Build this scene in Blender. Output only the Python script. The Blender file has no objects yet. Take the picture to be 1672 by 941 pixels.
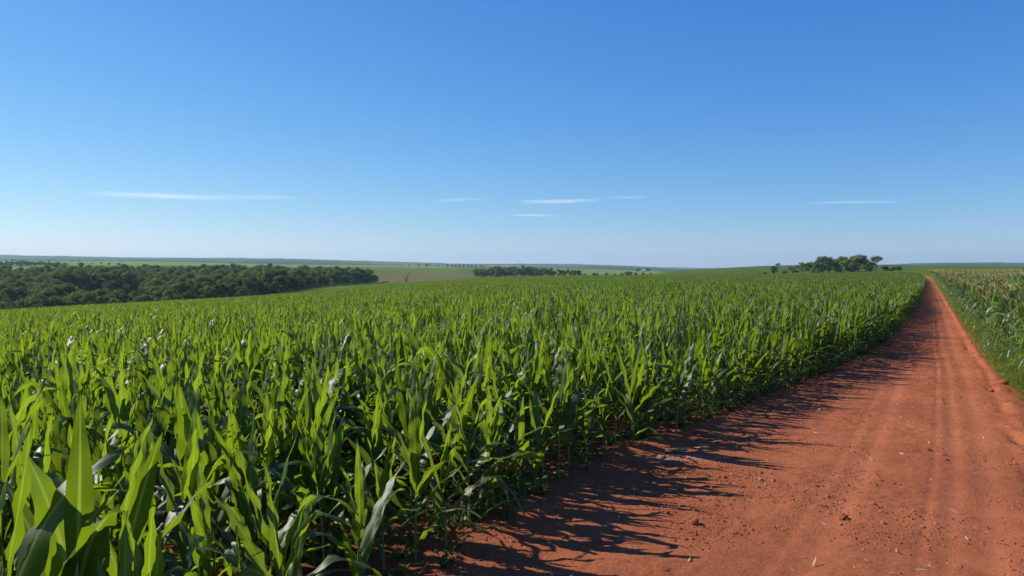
import bpy, math, random
import numpy as np

random.seed(11)
RNG = np.random.default_rng(11)
R = math.radians
scene = bpy.context.scene
COL = scene.collection

# ------------------------------------------------------------------ camera numbers (photo is 1672 x 941)
FPX, CX, CY = 1216.0, 836.0, 470.5
EYE = 2.2
SUN_AZ, SUN_EL = R(-67), R(34)          # azimuth from +Y towards +X
TO_SUN = (math.sin(SUN_AZ) * math.cos(SUN_EL), math.cos(SUN_AZ) * math.cos(SUN_EL), math.sin(SUN_EL))
PITCH = math.atan((470.5 - 432.0) / FPX)


def col_t(x):
    return (x - CX) / FPX


# ------------------------------------------------------------------ small helpers
def smooth(a, b, x):
    u = np.clip((x - a) / (b - a), 0, 1)
    return u * u * (3 - 2 * u)


def _hash(ix, iy, seed):
    n = (ix.astype(np.int64) * 374761393 + iy.astype(np.int64) * 668265263 + seed * 1442695041) & 0x7FFFFFFF
    n = ((n ^ (n >> 13)) * 1274126177) & 0x7FFFFFFF
    n = n ^ (n >> 16)
    return (n & 0xFFFFF) / float(0xFFFFF)


def vnoise(x, y, seed=0):
    x = np.asarray(x, float); y = np.asarray(y, float)
    ix = np.floor(x); iy = np.floor(y)
    fx = x - ix; fy = y - iy
    fx = fx * fx * (3 - 2 * fx); fy = fy * fy * (3 - 2 * fy)
    a = _hash(ix, iy, seed); b = _hash(ix + 1, iy, seed)
    c = _hash(ix, iy + 1, seed); d = _hash(ix + 1, iy + 1, seed)
    return (a + (b - a) * fx) * (1 - fy) + (c + (d - c) * fx) * fy


def fbm(x, y, seed=0, octaves=4, gain=0.5):
    s = 0; a = 1; t = 0
    for o in range(octaves):
        s = s + a * vnoise(np.asarray(x) * 2 ** o + 17.3 * o, np.asarray(y) * 2 ** o - 9.1 * o, seed + o)
        t += a; a *= gain
    return s / t - 0.5


def new_mesh(name, verts, faces, mats=(), uvs=None, mat_idx=None, smooth_shade=True):
    me = bpy.data.meshes.new(name)
    me.from_pydata([tuple(v) for v in verts], [], faces)
    for m in mats:
        me.materials.append(m)
    if uvs is not None:
        lay = me.uv_layers.new(name='UVMap')
        vi = np.empty(len(me.loops), np.int32)
        me.loops.foreach_get('vertex_index', vi)
        lay.data.foreach_set('uv', np.asarray(uvs, np.float32)[vi].ravel())
    if mat_idx is not None:
        me.polygons.foreach_set('material_index', np.asarray(mat_idx, np.int32))
    if smooth_shade:
        me.polygons.foreach_set('use_smooth', np.ones(len(me.polygons), bool))
    me.update()
    return me


def link(name, me, parent=None, loc=(0, 0, 0)):
    o = bpy.data.objects.new(name, me)
    COL.objects.link(o)
    o.location = loc
    if parent:
        o.parent = parent
    return o


def tag(o, label=None, cat=None, group=None, kind=None):
    if label: o['label'] = label
    if cat: o['category'] = cat
    if group: o['group'] = group
    if kind: o['kind'] = kind
    return o


class MB:
    """collects vertices, faces, uvs and material indices of one mesh"""
    def __init__(self):
        self.v, self.f, self.uv, self.mi = [], [], [], []

    def add(self, verts, faces, uvs=None, mi=0):
        b = len(self.v)
        self.v += [tuple(p) for p in verts]
        self.f += [tuple(i + b for i in f) for f in faces]
        self.uv += [tuple(q) for q in uvs] if uvs is not None else [(0.5, 0.5)] * len(verts)
        self.mi += [mi] * len(faces)

    def mesh(self, name, mats, smooth_shade=True):
        return new_mesh(name, self.v, self.f, mats, self.uv, self.mi, smooth_shade)


def tube(pts, radii, n=7, cap=True):
    pts = [np.asarray(p, float) for p in pts]
    V, F = [], []
    up = np.array([0.31, 0.95, 0.1])
    for i, p in enumerate(pts):
        d = pts[min(i + 1, len(pts) - 1)] - pts[max(i - 1, 0)]
        d /= np.linalg.norm(d) + 1e-9
        a = np.cross(d, up); a /= np.linalg.norm(a) + 1e-9
        b = np.cross(d, a)
        for k in range(n):
            an = 2 * math.pi * k / n
            V.append(p + radii[i] * (math.cos(an) * a + math.sin(an) * b))
    for i in range(len(pts) - 1):
        for k in range(n):
            F.append((i * n + k, i * n + (k + 1) % n, (i + 1) * n + (k + 1) % n, (i + 1) * n + k))
    if cap:
        F.append(tuple(range(n))[::-1])
        F.append(tuple((len(pts) - 1) * n + k for k in range(n)))
    return V, F


# ------------------------------------------------------------------ terrain
# mean down-slope of the near field (fall / distance) by photo column and distance
NEAR_Y = [0.5, 10, 40, 100, 250, 400]
NEAR = {
    -200: [.030, .042, .052, .0560, .0560, .0560],
    0:    [.028, .040, .050, .0535, .0535, .0535],
    250:  [.026, .034, .041, .0430, .0430, .0430],
    450:  [.025, .030, .035, .0355, .0345, .0340],
    620:  [.023, .027, .0275, .0258, .0245, .0241],
    836:  [.022, .024, .0208, .0175, .0147, .0138],
    1060: [.021, .022, .0175, .0150, .0126, .0118],
    1250: [.020, .021, .0150, .0126, .0114, .0110],
    1400: [.020, .020, .0140, .0105, .0093, .0087],
    1510: [.020, .020, .0180, .0120, .0085, .0075],
    1600: [.020, .020, .0180, .0120, .0080, .0070],
    1900: [.020, .020, .0180, .0120, .0080, .0070],
}
# beyond the field: (distance, photo row of the bare ground there)
FAR = {
    -200: (125, [(190, 530), (260, 540), (400, 497), (600, 462), (750, 447), (900, 440), (1500, 434), (2500, 426), (4000, 424), (5500, 418), (7000, 412), (9500, 422)]),
    0:    (125, [(190, 530), (260, 540), (400, 497), (600, 462), (750, 447), (900, 440), (1500, 434), (2500, 426), (4000, 424), (5500, 420), (7000, 416), (9500, 424)]),
    250:  (140, [(210, 505), (300, 518), (450, 483), (600, 462), (750, 446), (900, 440), (1500, 433), (2500, 427), (4000, 425), (5500, 423), (7000, 420.5), (9500, 425)]),
    450:  (165, [(240, 488), (365, 479), (500, 470), (600, 462), (750, 450), (900, 445), (1500, 437), (2200, 433), (3500, 431), (5500, 425), (7000, 421.5), (9500, 427)]),
    620:  (380, [(550, 466), (700, 464), (900, 454), (1500, 437.5), (2000, 433.5), (3500, 433), (5500, 429), (7000, 426), (9500, 430)]),
    770:  (420, [(600, 457), (800, 456), (1000, 454), (1300, 446), (2000, 436), (2500, 434.5), (4000, 436), (5500, 434), (7000, 431), (9500, 434)]),
    836:  (420, [(600, 455), (800, 454), (1000, 453), (1300, 446), (2000, 437), (2500, 436), (4000, 437), (5500, 433.5), (7000, 430.5), (9500, 434)]),
    950:  (420, [(600, 453), (800, 452.5), (1000, 452), (1300, 447), (2000, 441), (4000, 437), (5500, 434), (7000, 431), (9500, 434)]),
    1060: (420, [(600, 451), (800, 450.5), (1000, 450), (1300, 446.5), (1600, 444.3), (2500, 442), (5000, 438), (7000, 435.5), (9500, 438)]),
    1150: (420, [(600, 450), (800, 447.5), (1000, 445), (1300, 440.5), (1700, 439), (2500, 442), (5000, 444), (7000, 442), (9500, 440)]),
    1250: (420, [(600, 448.5), (800, 445), (1000, 440.5), (1300, 433.7), (1700, 434), (2500, 438), (5000, 440), (7000, 438), (9500, 438)]),
    1400: (420, [(560, 445.5), (800, 440), (1000, 436), (1300, 431.3), (1700, 432), (2500, 436), (5000, 437), (7000, 434), (9500, 434)]),
    1510: (420, [(560, 443.5), (800, 440), (1300, 434.5), (2500, 432.5), (5000, 432), (7000, 429.5), (9500, 433)]),
    1600: (420, [(560, 441.5), (800, 439.5), (1300, 436), (2500, 434), (5000, 431.5), (7000, 428), (9500, 433)]),
    1900: (420, [(560, 441.5), (800, 439.5), (1300, 436), (2500, 434), (5000, 432), (7000, 430.5), (9500, 434)]),
}
LY = np.linspace(math.log(0.5), math.log(14000), 220)
YG = np.exp(LY)


def column_profile(x):
    nx = sorted(NEAR)
    s = [np.interp(x, nx, [NEAR[k][i] for k in nx]) for i in range(len(NEAR_Y))]
    sl = np.interp(LY, np.log(NEAR_Y), s)
    edge, pts = FAR[x]
    ys = [(Y, -sl[np.searchsorted(YG, Y)] * Y) for Y in (edge * .8, edge)]
    ys += [(Y, EYE - (row - 432.0) * Y / FPX) for Y, row in pts]
    far_z = np.interp(LY, [math.log(p[0]) for p in ys], [p[1] for p in ys])
    return np.where(YG < edge * 0.9, -sl * YG, far_z)


_fx = sorted(FAR)
_tab = np.array([column_profile(x) for x in _fx])
XG = np.arange(-200, 1901, 20.0)
ZG = np.array([np.interp(XG, _fx, _tab[:, j]) for j in range(len(YG))]).T      # column, distance
for _ in range(3):
    ZG[1:-1] = .25 * ZG[:-2] + .5 * ZG[1:-1] + .25 * ZG[2:]
for _ in range(2):
    ZG[:, 1:-1] = .25 * ZG[:, :-2] + .5 * ZG[:, 1:-1] + .25 * ZG[:, 2:]


def polar(X, Y):
    X = np.asarray(X, float); Y = np.asarray(Y, float)
    r = np.hypot(X, Y)
    th = np.clip(np.arctan2(X, Y), R(-40), R(40))
    return CX + FPX * np.tan(th), np.maximum(r * np.cos(th), 0.5), r


def zg(X, Y):
    x, yy, r = polar(X, Y)
    fi = np.clip((x + 200) / 20.0, 0, len(XG) - 1.001)
    fj = np.clip((np.log(yy) - LY[0]) / (LY[1] - LY[0]), 0, len(LY) - 1.001)
    i = fi.astype(int); j = fj.astype(int)
    a = fi - i; b = fj - j
    z = (ZG[i, j] * (1 - a) + ZG[i + 1, j] * a) * (1 - b) + (ZG[i, j + 1] * (1 - a) + ZG[i + 1, j + 1] * a) * b
    return z * np.clip(r / 0.6, 0, 1)


def ground_at(px, py):
    """first point of the ground seen at a photo pixel"""
    u = (px - CX) / FPX; v = (CY - py) / FPX
    dy = math.cos(PITCH) + v * math.sin(PITCH)
    dz = -math.sin(PITCH) + v * math.cos(PITCH)
    Y = np.exp(np.linspace(math.log(1.0), math.log(9000), 4000))
    h = EYE + dz / dy * Y - zg(u / dy * Y, Y)
    k = int(np.argmax(h < 0)) if (h < 0).any() else len(Y) - 1
    return u / dy * Y[k], Y[k]


def spot(px, Y):
    """ground point in a photo column at a distance"""
    return col_t(px) * Y, Y


# road edges
_L = [ground_at(*p) for p in [(700, 941), (870, 790), (1040, 738), (1100, 712), (1250, 650), (1380, 600), (1440, 563), (1478, 522), (1500, 490), (1508, 472)]]
_Rr = [ground_at(*p) for p in [(1668, 690), (1600, 590), (1560, 520), (1540, 485), (1527, 464)]]
RD = np.array([0.558, 1.0]); RD /= np.linalg.norm(RD)
RN = np.array([-RD[1], RD[0]])
_L = [(-6.2, -12.0), (-2.3, 0.0)] + _L
_Rr = [(-6.0, -12.0), (1.0, 0.0)] + _Rr
for lst, off in ((_L, 0), (_Rr, 0)):
    x, y = lst[-1]
    for Y, sl in ((y + 50, .556), (y + 110, .545), (y + 180, .530), (460, .525)):
        if Y > lst[-1][1]:
            lst.append((lst[-1][0] + sl * (Y - lst[-1][1]), Y))
_L = np.array(_L); _Rr = np.array(_Rr)
_sy = np.concatenate([np.linspace(-12, 30, 160), np.exp(np.linspace(math.log(30.3), math.log(460), 160))])


def _smooth_edge(e):
    x = np.interp(_sy, e[:, 1], e[:, 0]) - 0.556 * _sy
    for _ in range(60):
        x[1:-1] = .25 * x[:-2] + .5 * x[1:-1] + .25 * x[2:]
    return x + 0.556 * _sy


_LX, _RX = _smooth_edge(_L), _smooth_edge(_Rr)


def edge_left(Y): return np.interp(Y, _sy, _LX)
def edge_right(Y): return np.interp(Y, _sy, _RX)
def verge(Y): return np.interp(Y, [0, 8, 14, 20, 40, 100, 300], [1.5, 1.1, .7, .5, .4, .45, .7])
def field_end(px): return np.interp(px, [-300, 0, 250, 450, 540, 620, 770, 1600], [122, 122, 138, 165, 255, 380, 430, 430])


# ------------------------------------------------------------------ materials
def material(name):
    m = bpy.data.materials.new(name); m.use_nodes = True
    nt = m.node_tree
    for n in list(nt.nodes): nt.nodes.remove(n)
    out = nt.nodes.new('ShaderNodeOutputMaterial')
    return m, nt, out


def N(nt, kind, **kw):
    n = nt.nodes.new(kind)
    for k, v in kw.items():
        if k in n.inputs: n.inputs[k].default_value = v
        else: setattr(n, k, v)
    return n


def mixc(nt, fac, a, b, mode='MIX'):
    n = nt.nodes.new('ShaderNodeMix'); n.data_type = 'RGBA'; n.blend_type = mode
    for i, s in ((0, fac), (6, a), (7, b)):
        if isinstance(s, bpy.types.NodeSocket): nt.links.new(s, n.inputs[i])
        elif i == 0: n.inputs[0].default_value = s
        else: n.inputs[i].default_value = (*s, 1)
    return n.outputs[2]


def math_n(nt, op, a, b=0.0, c=0.0, clamp=False):
    n = nt.nodes.new('ShaderNodeMath'); n.operation = op; n.use_clamp = clamp
    for i, s in enumerate((a, b, c)):
        if isinstance(s, bpy.types.NodeSocket): nt.links.new(s, n.inputs[i])
        else: n.inputs[i].default_value = s
    return n.outputs[0]


def ramp(nt, fac, stops):
    n = nt.nodes.new('ShaderNodeValToRGB')
    e = n.color_ramp.elements
    while len(e) < len(stops): e.new(0.5)
    for k, (p, c) in enumerate(stops):
        e[k].position = p
        e[k].color = (*c, 1) if not isinstance(c, (int, float)) else (c, c, c, 1)
    nt.links.new(fac, n.inputs[0])
    return n.outputs[0]


def noise(nt, vec, scale, detail=4, rough=.55, dist=0.0):
    n = N(nt, 'ShaderNodeTexNoise', Scale=scale, Detail=detail, Roughness=rough, Distortion=dist)
    if vec is not None: nt.links.new(vec, n.inputs['Vector'])
    return n.outputs['Fac']


def leaf_material(name, face, back, rib, rough=.36, trans=.5, spec=.5, var=.35, yellow=None):
    m, nt, out = material(name)
    uv = N(nt, 'ShaderNodeUVMap'); uv.uv_map = 'UVMap'
    sep = N(nt, 'ShaderNodeSeparateXYZ'); nt.links.new(uv.outputs[0], sep.inputs[0])
    info = N(nt, 'ShaderNodeObjectInfo')
    tc = N(nt, 'ShaderNodeTexCoord')
    d = math_n(nt, 'ABSOLUTE', math_n(nt, 'SUBTRACT', sep.outputs[0], .5))
    ribm = ramp(nt, d, [(0.0, 1.0), (.035, .9), (.085, 0.0)])
    # fine parallel veins
    vv = N(nt, 'ShaderNodeCombineXYZ')
    nt.links.new(math_n(nt, 'MULTIPLY', sep.outputs[0], 46.0), vv.inputs[0])
    nt.links.new(math_n(nt, 'MULTIPLY', sep.outputs[1], 1.6), vv.inputs[1])
    nt.links.new(math_n(nt, 'MULTIPLY', info.outputs['Random'], 50.0), vv.inputs[2])
    vein = noise(nt, vv.outputs[0], 1.0, 2)
    blot = noise(nt, tc.outputs['Object'], 5.0, 3)
    geo = N(nt, 'ShaderNodeNewGeometry')
    drift = ramp(nt, noise(nt, geo.outputs['Position'], .035, 4, .6), [(.35, 0.0), (.68, 1.0)])
    lit = math_n(nt, 'ADD', math_n(nt, 'MULTIPLY', info.outputs['Random'], var),
                 math_n(nt, 'ADD', math_n(nt, 'MULTIPLY', vein, .25), math_n(nt, 'MULTIPLY', blot, .35)))
    lit = math_n(nt, 'ADD', lit, .70 - var * .5)
    def tint(c):
        k = N(nt, 'ShaderNodeCombineXYZ')
        for q in range(3): nt.links.new(lit, k.inputs[q])
        return mixc(nt, 1.0, c, k.outputs[0], 'MULTIPLY')
    fc = mixc(nt, math_n(nt, 'MULTIPLY', drift, .6), tint(face), tuple(c * k for c, k in zip(face, (1.55, 1.18, .8))))
    fc = mixc(nt, math_n(nt, 'MULTIPLY', ribm, .75), fc, rib)
    bc = mixc(nt, math_n(nt, 'MULTIPLY', ribm, .75), tint(back), tuple(min(1, c * 1.5 + .05) for c in back))
    if yellow is not None:      # dry tips and margins
        tip = ramp(nt, math_n(nt, 'ADD', sep.outputs[1], math_n(nt, 'MULTIPLY', blot, .35)), [(1.10, 0.0), (1.26, 1.0)])
        fc = mixc(nt, tip, fc, yellow)
    bs = N(nt, 'ShaderNodeBsdfPrincipled', Roughness=rough)
    bs.inputs['Specular IOR Level'].default_value = spec
    nt.links.new(fc, bs.inputs['Base Color'])
    bump = N(nt, 'ShaderNodeBump', Strength=.22, Distance=.004)
    nt.links.new(math_n(nt, 'ADD', vein, math_n(nt, 'MULTIPLY', ribm, -.8)), bump.inputs['Height'])
    nt.links.new(bump.outputs[0], bs.inputs['Normal'])
    tr = N(nt, 'ShaderNodeBsdfTranslucent')
    nt.links.new(bc, tr.inputs['Color'])
    mx = N(nt, 'ShaderNodeMixShader', Fac=trans)
    nt.links.new(bs.outputs[0], mx.inputs[1]); nt.links.new(tr.outputs[0], mx.inputs[2])
    nt.links.new(mx.outputs[0], out.inputs[0])
    return m


M = {}
M['leaf'] = leaf_material('maize_leaf', (.031, .070, .011), (.230, .335, .010), (.17, .25, .06), .46, .45, .50, .45, (.26, .24, .07))
M['tall_leaf'] = leaf_material('tall_maize_leaf', (.075, .125, .040), (.22, .32, .04), (.26, .36, .16), .40, .40, .5, .35, (.34, .27, .12))
M['grass_blade'] = leaf_material('grass_blade', (.125, .165, .026), (.32, .40, .03), (.16, .20, .05), .5, .45, .35, .6)
M['weed_leaf'] = leaf_material('weed_leaf', (.05, .10, .022), (.16, .28, .03), (.10, .16, .05), .45, .4, .4, .4)
M['dry_leaf'] = leaf_material('dry_leaf', (.42, .31, .19), (.35, .24, .12), (.5, .4, .26), .7, .2, .2, .4)


def simple(name, c1, c2, scale=6, rough=.7, spec=.3, bump=.3, coord='Object', rnd=0.0, bdist=.05):
    m, nt, out = material(name)
    tc = N(nt, 'ShaderNodeTexCoord')
    f = noise(nt, tc.outputs[coord], scale, 5)
    c = mixc(nt, ramp(nt, f, [(.3, 0.0), (.7, 1.0)]), c1, c2)
    if rnd:
        info = N(nt, 'ShaderNodeObjectInfo')
        k = math_n(nt, 'ADD', math_n(nt, 'MULTIPLY', info.outputs['Random'], rnd), 1 - rnd * .5)
        kk = N(nt, 'ShaderNodeCombineXYZ')
        for q in range(3): nt.links.new(k, kk.inputs[q])
        c = mixc(nt, 1.0, c, kk.outputs[0], 'MULTIPLY')
    bs = N(nt, 'ShaderNodeBsdfPrincipled', Roughness=rough)
    bs.inputs['Specular IOR Level'].default_value = spec
    nt.links.new(c, bs.inputs['Base Color'])
    b = N(nt, 'ShaderNodeBump', Strength=bump, Distance=bdist)
    nt.links.new(f, b.inputs['Height']); nt.links.new(b.outputs[0], bs.inputs['Normal'])
    nt.links.new(bs.outputs[0], out.inputs[0])
    return m


M['stalk'] = simple('maize_stalk', (.10, .17, .035), (.16, .24, .06), 14, .5, .4, .15)
M['tassel'] = simple('tassel', (.34, .24, .10), (.44, .31, .14), 20, .8, .2, .1, rnd=.4)
M['bark'] = simple('bark', (.07, .055, .045), (.13, .10, .08), 4, .9, .2, .5)
M['dead_wood'] = simple('dead_wood', (.10, .050, .032), (.15, .08, .05), 3, .9, .0, .5)
M['clod'] = simple('soil_clod', (.30, .095, .042), (.42, .15, .07), 20, .95, .1, .5, rnd=.5)
M['stone'] = simple('pale_stone', (.38, .24, .18), (.50, .36, .28), 30, .85, .2, .5, rnd=.3)
M['stick'] = simple('stick', (.10, .06, .04), (.22, .14, .09), 30, .9, .2, .4)
M['shed_wall'] = simple('whitewashed_wall', (.60, .58, .52), (.72, .70, .65), 2, .8, .2, .1)
M['shed_roof'] = simple('sheet_roof', (.50, .52, .52), (.62, .63, .62), 2, .5, .4, .1)


def crown_material(name, dark, light, trans_col):
    m, nt, out = material(name)
    info = N(nt, 'ShaderNodeObjectInfo')
    tc = N(nt, 'ShaderNodeTexCoord')
    f = noise(nt, tc.outputs['Object'], .55, 3)
    g = noise(nt, tc.outputs['Object'], 3.0, 2)
    fac = math_n(nt, 'ADD', math_n(nt, 'MULTIPLY', f, .8), math_n(nt, 'MULTIPLY', info.outputs['Random'], .45))
    fac = math_n(nt, 'ADD', fac, math_n(nt, 'MULTIPLY', g, .3))
    c = mixc(nt, ramp(nt, fac, [(.40, 0.0), (.98, 1.0)]), dark, light)
    bs = N(nt, 'ShaderNodeBsdfPrincipled', Roughness=.8)
    bs.inputs['Specular IOR Level'].default_value = .08
    nt.links.new(c, bs.inputs['Base Color'])
    tr = N(nt, 'ShaderNodeBsdfTranslucent', Color=(*trans_col, 1))
    mx = N(nt, 'ShaderNodeMixShader', Fac=.30)
    nt.links.new(bs.outputs[0], mx.inputs[1]); nt.links.new(tr.outputs[0], mx.inputs[2])
    nt.links.new(mx.outputs[0], out.inputs[0])
    return m


M['crown'] = crown_material('tree_foliage', (.032, .054, .014), (.175, .210, .055), (.17, .23, .04))


def ground_material():
    m, nt, out = material('land')
    at = N(nt, 'ShaderNodeAttribute'); at.attribute_name = 'land_cover'
    geo = N(nt, 'ShaderNodeNewGeometry')
    f1 = noise(nt, geo.outputs['Position'], .012, 5, .6)
    f2 = noise(nt, geo.outputs['Position'], .25, 6, .65)
    f3 = noise(nt, geo.outputs['Position'], 7.0, 8, .7)
    k = math_n(nt, 'ADD', math_n(nt, 'MULTIPLY', f1, .5), math_n(nt, 'ADD', math_n(nt, 'MULTIPLY', f2, .5), math_n(nt, 'MULTIPLY', f3, .35)))
    k = math_n(nt, 'ADD', k, .33)
    kk = N(nt, 'ShaderNodeCombineXYZ')
    for q in range(3): nt.links.new(k, kk.inputs[q])
    c = mixc(nt, 1.0, at.outputs['Color'], kk.outputs[0], 'MULTIPLY')
    bs = N(nt, 'ShaderNodeBsdfPrincipled', Roughness=.95)
    bs.inputs['Specular IOR Level'].default_value = 0.0
    nt.links.new(c, bs.inputs['Base Color'])
    b = N(nt, 'ShaderNodeBump', Strength=.9, Distance=.05)
    nt.links.new(f3, b.inputs['Height'])
    b2 = N(nt, 'ShaderNodeBump', Strength=.35, Distance=1.2)
    nt.links.new(f2, b2.inputs['Height']); nt.links.new(b.outputs[0], b2.inputs['Normal'])
    nt.links.new(b2.outputs[0], bs.inputs['Normal'])
    nt.links.new(bs.outputs[0], out.inputs[0])
    return m


def road_material():
    m, nt, out = material('red_dirt')
    at = N(nt, 'ShaderNodeAttribute'); at.attribute_name = 'wear_and_shade'
    sp = N(nt, 'ShaderNodeSeparateColor'); nt.links.new(at.outputs['Color'], sp.inputs[0])
    geo = N(nt, 'ShaderNodeNewGeometry')
    P = geo.outputs['Position']
    big = noise(nt, P, .45, 4)
    mid = noise(nt, P, 3.2, 6, .65)
    fine = noise(nt, P, 34, 8, .75)
    grit = noise(nt, P, 120, 4, .8)
    vor = N(nt, 'ShaderNodeTexVoronoi', Scale=26.0); nt.links.new(P, vor.inputs['Vector'])
    c = mixc(nt, ramp(nt, big, [(.35, 0.0), (.65, 1.0)]), (.325, .096, .039), (.420, .132, .052))
    c = mixc(nt, math_n(nt, 'MULTIPLY', ramp(nt, mid, [(.40, 0.0), (.70, 1.0)]), .7), c, (.255, .070, .030))
    c = mixc(nt, math_n(nt, 'MULTIPLY', ramp(nt, fine, [(.5, 0.0), (.68, 1.0)]), .5), c, (.50, .20, .11))
    c = mixc(nt, math_n(nt, 'MULTIPLY', ramp(nt, fine, [(.30, 1.0), (.46, 0.0)]), .75), c, (.17, .042, .020))
    c = mixc(nt, math_n(nt, 'MULTIPLY', sp.outputs[0], .55), c, (.45, .148, .064))      # wheel-polished tracks
    c = mixc(nt, math_n(nt, 'MULTIPLY', sp.outputs[1], .45), c, (.56, .30, .20))         # pale dust
    c = mixc(nt, math_n(nt, 'MULTIPLY', sp.outputs[2], .85), c, (.125, .036, .019))       # loose edge soil, darkened as painted shade under the maize
    bs = N(nt, 'ShaderNodeBsdfPrincipled', Roughness=.95)
    bs.inputs['Specular IOR Level'].default_value = .12
    nt.links.new(c, bs.inputs['Base Color'])
    h = math_n(nt, 'ADD', math_n(nt, 'MULTIPLY', mid, .8), math_n(nt, 'ADD', math_n(nt, 'MULTIPLY', fine, .55), math_n(nt, 'MULTIPLY', grit, .16)))
    b = N(nt, 'ShaderNodeBump', Distance=.05)
    nt.links.new(math_n(nt, 'SUBTRACT', .95, math_n(nt, 'MULTIPLY', sp.outputs[0], .5)), b.inputs['Strength'])
    nt.links.new(h, b.inputs['Height']); nt.links.new(b.outputs[0], bs.inputs['Normal'])
    nt.links.new(bs.outputs[0], out.inputs[0])
    return m


def cloud_material(name, seed, dens):
    m, nt, out = material(name)
    tc = N(nt, 'ShaderNodeTexCoord')
    mp = N(nt, 'ShaderNodeMapping'); nt.links.new(tc.outputs['Generated'], mp.inputs['Vector'])
    mp.inputs['Location'].default_value = (seed, seed * .7, 0)
    mp.inputs['Scale'].default_value = (1.8, 13.0, 1.0)
    f = noise(nt, mp.outputs[0], 1.0, 6, .6, .6)
    sep = N(nt, 'ShaderNodeSeparateXYZ'); nt.links.new(tc.outputs['Generated'], sep.inputs[0])
    def bell(s): # 0 at both ends of the box, 1 in the middle
        return math_n(nt, 'SUBTRACT', 1.0, math_n(nt, 'POWER', math_n(nt, 'ABSOLUTE', math_n(nt, 'MULTIPLY', math_n(nt, 'SUBTRACT', s, .5), 2.0)), 1.6), clamp=True)
    fall = math_n(nt, 'MULTIPLY', bell(sep.outputs[0]), bell(sep.outputs[1]))
    a = math_n(nt, 'MULTIPLY', math_n(nt, 'MULTIPLY', fall, ramp(nt, f, [(.38, 0.0), (.85, 1.0)])), dens * .5, clamp=True)
    # ice crystals scatter the sun to every side, whatever way the thin sheet lies
    df = N(nt, 'ShaderNodeBsdfDiffuse', Color=(.85, .85, .85, 1))
    tl = N(nt, 'ShaderNodeBsdfTranslucent', Color=(.85, .85, .85, 1))
    nv = N(nt, 'ShaderNodeCombineXYZ')
    for q, c in enumerate(TO_SUN): nv.inputs[q].default_value = c
    nt.links.new(nv.outputs[0], df.inputs['Normal']); nt.links.new(nv.outputs[0], tl.inputs['Normal'])
    ad = N(nt, 'ShaderNodeAddShader')
    nt.links.new(df.outputs[0], ad.inputs[0]); nt.links.new(tl.outputs[0], ad.inputs[1])
    tp = N(nt, 'ShaderNodeBsdfTransparent')
    mx = N(nt, 'ShaderNodeMixShader')
    nt.links.new(a, mx.inputs[0]); nt.links.new(tp.outputs[0], mx.inputs[1]); nt.links.new(ad.outputs[0], mx.inputs[2])
    nt.links.new(mx.outputs[0], out.inputs[0])
    return m


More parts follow.
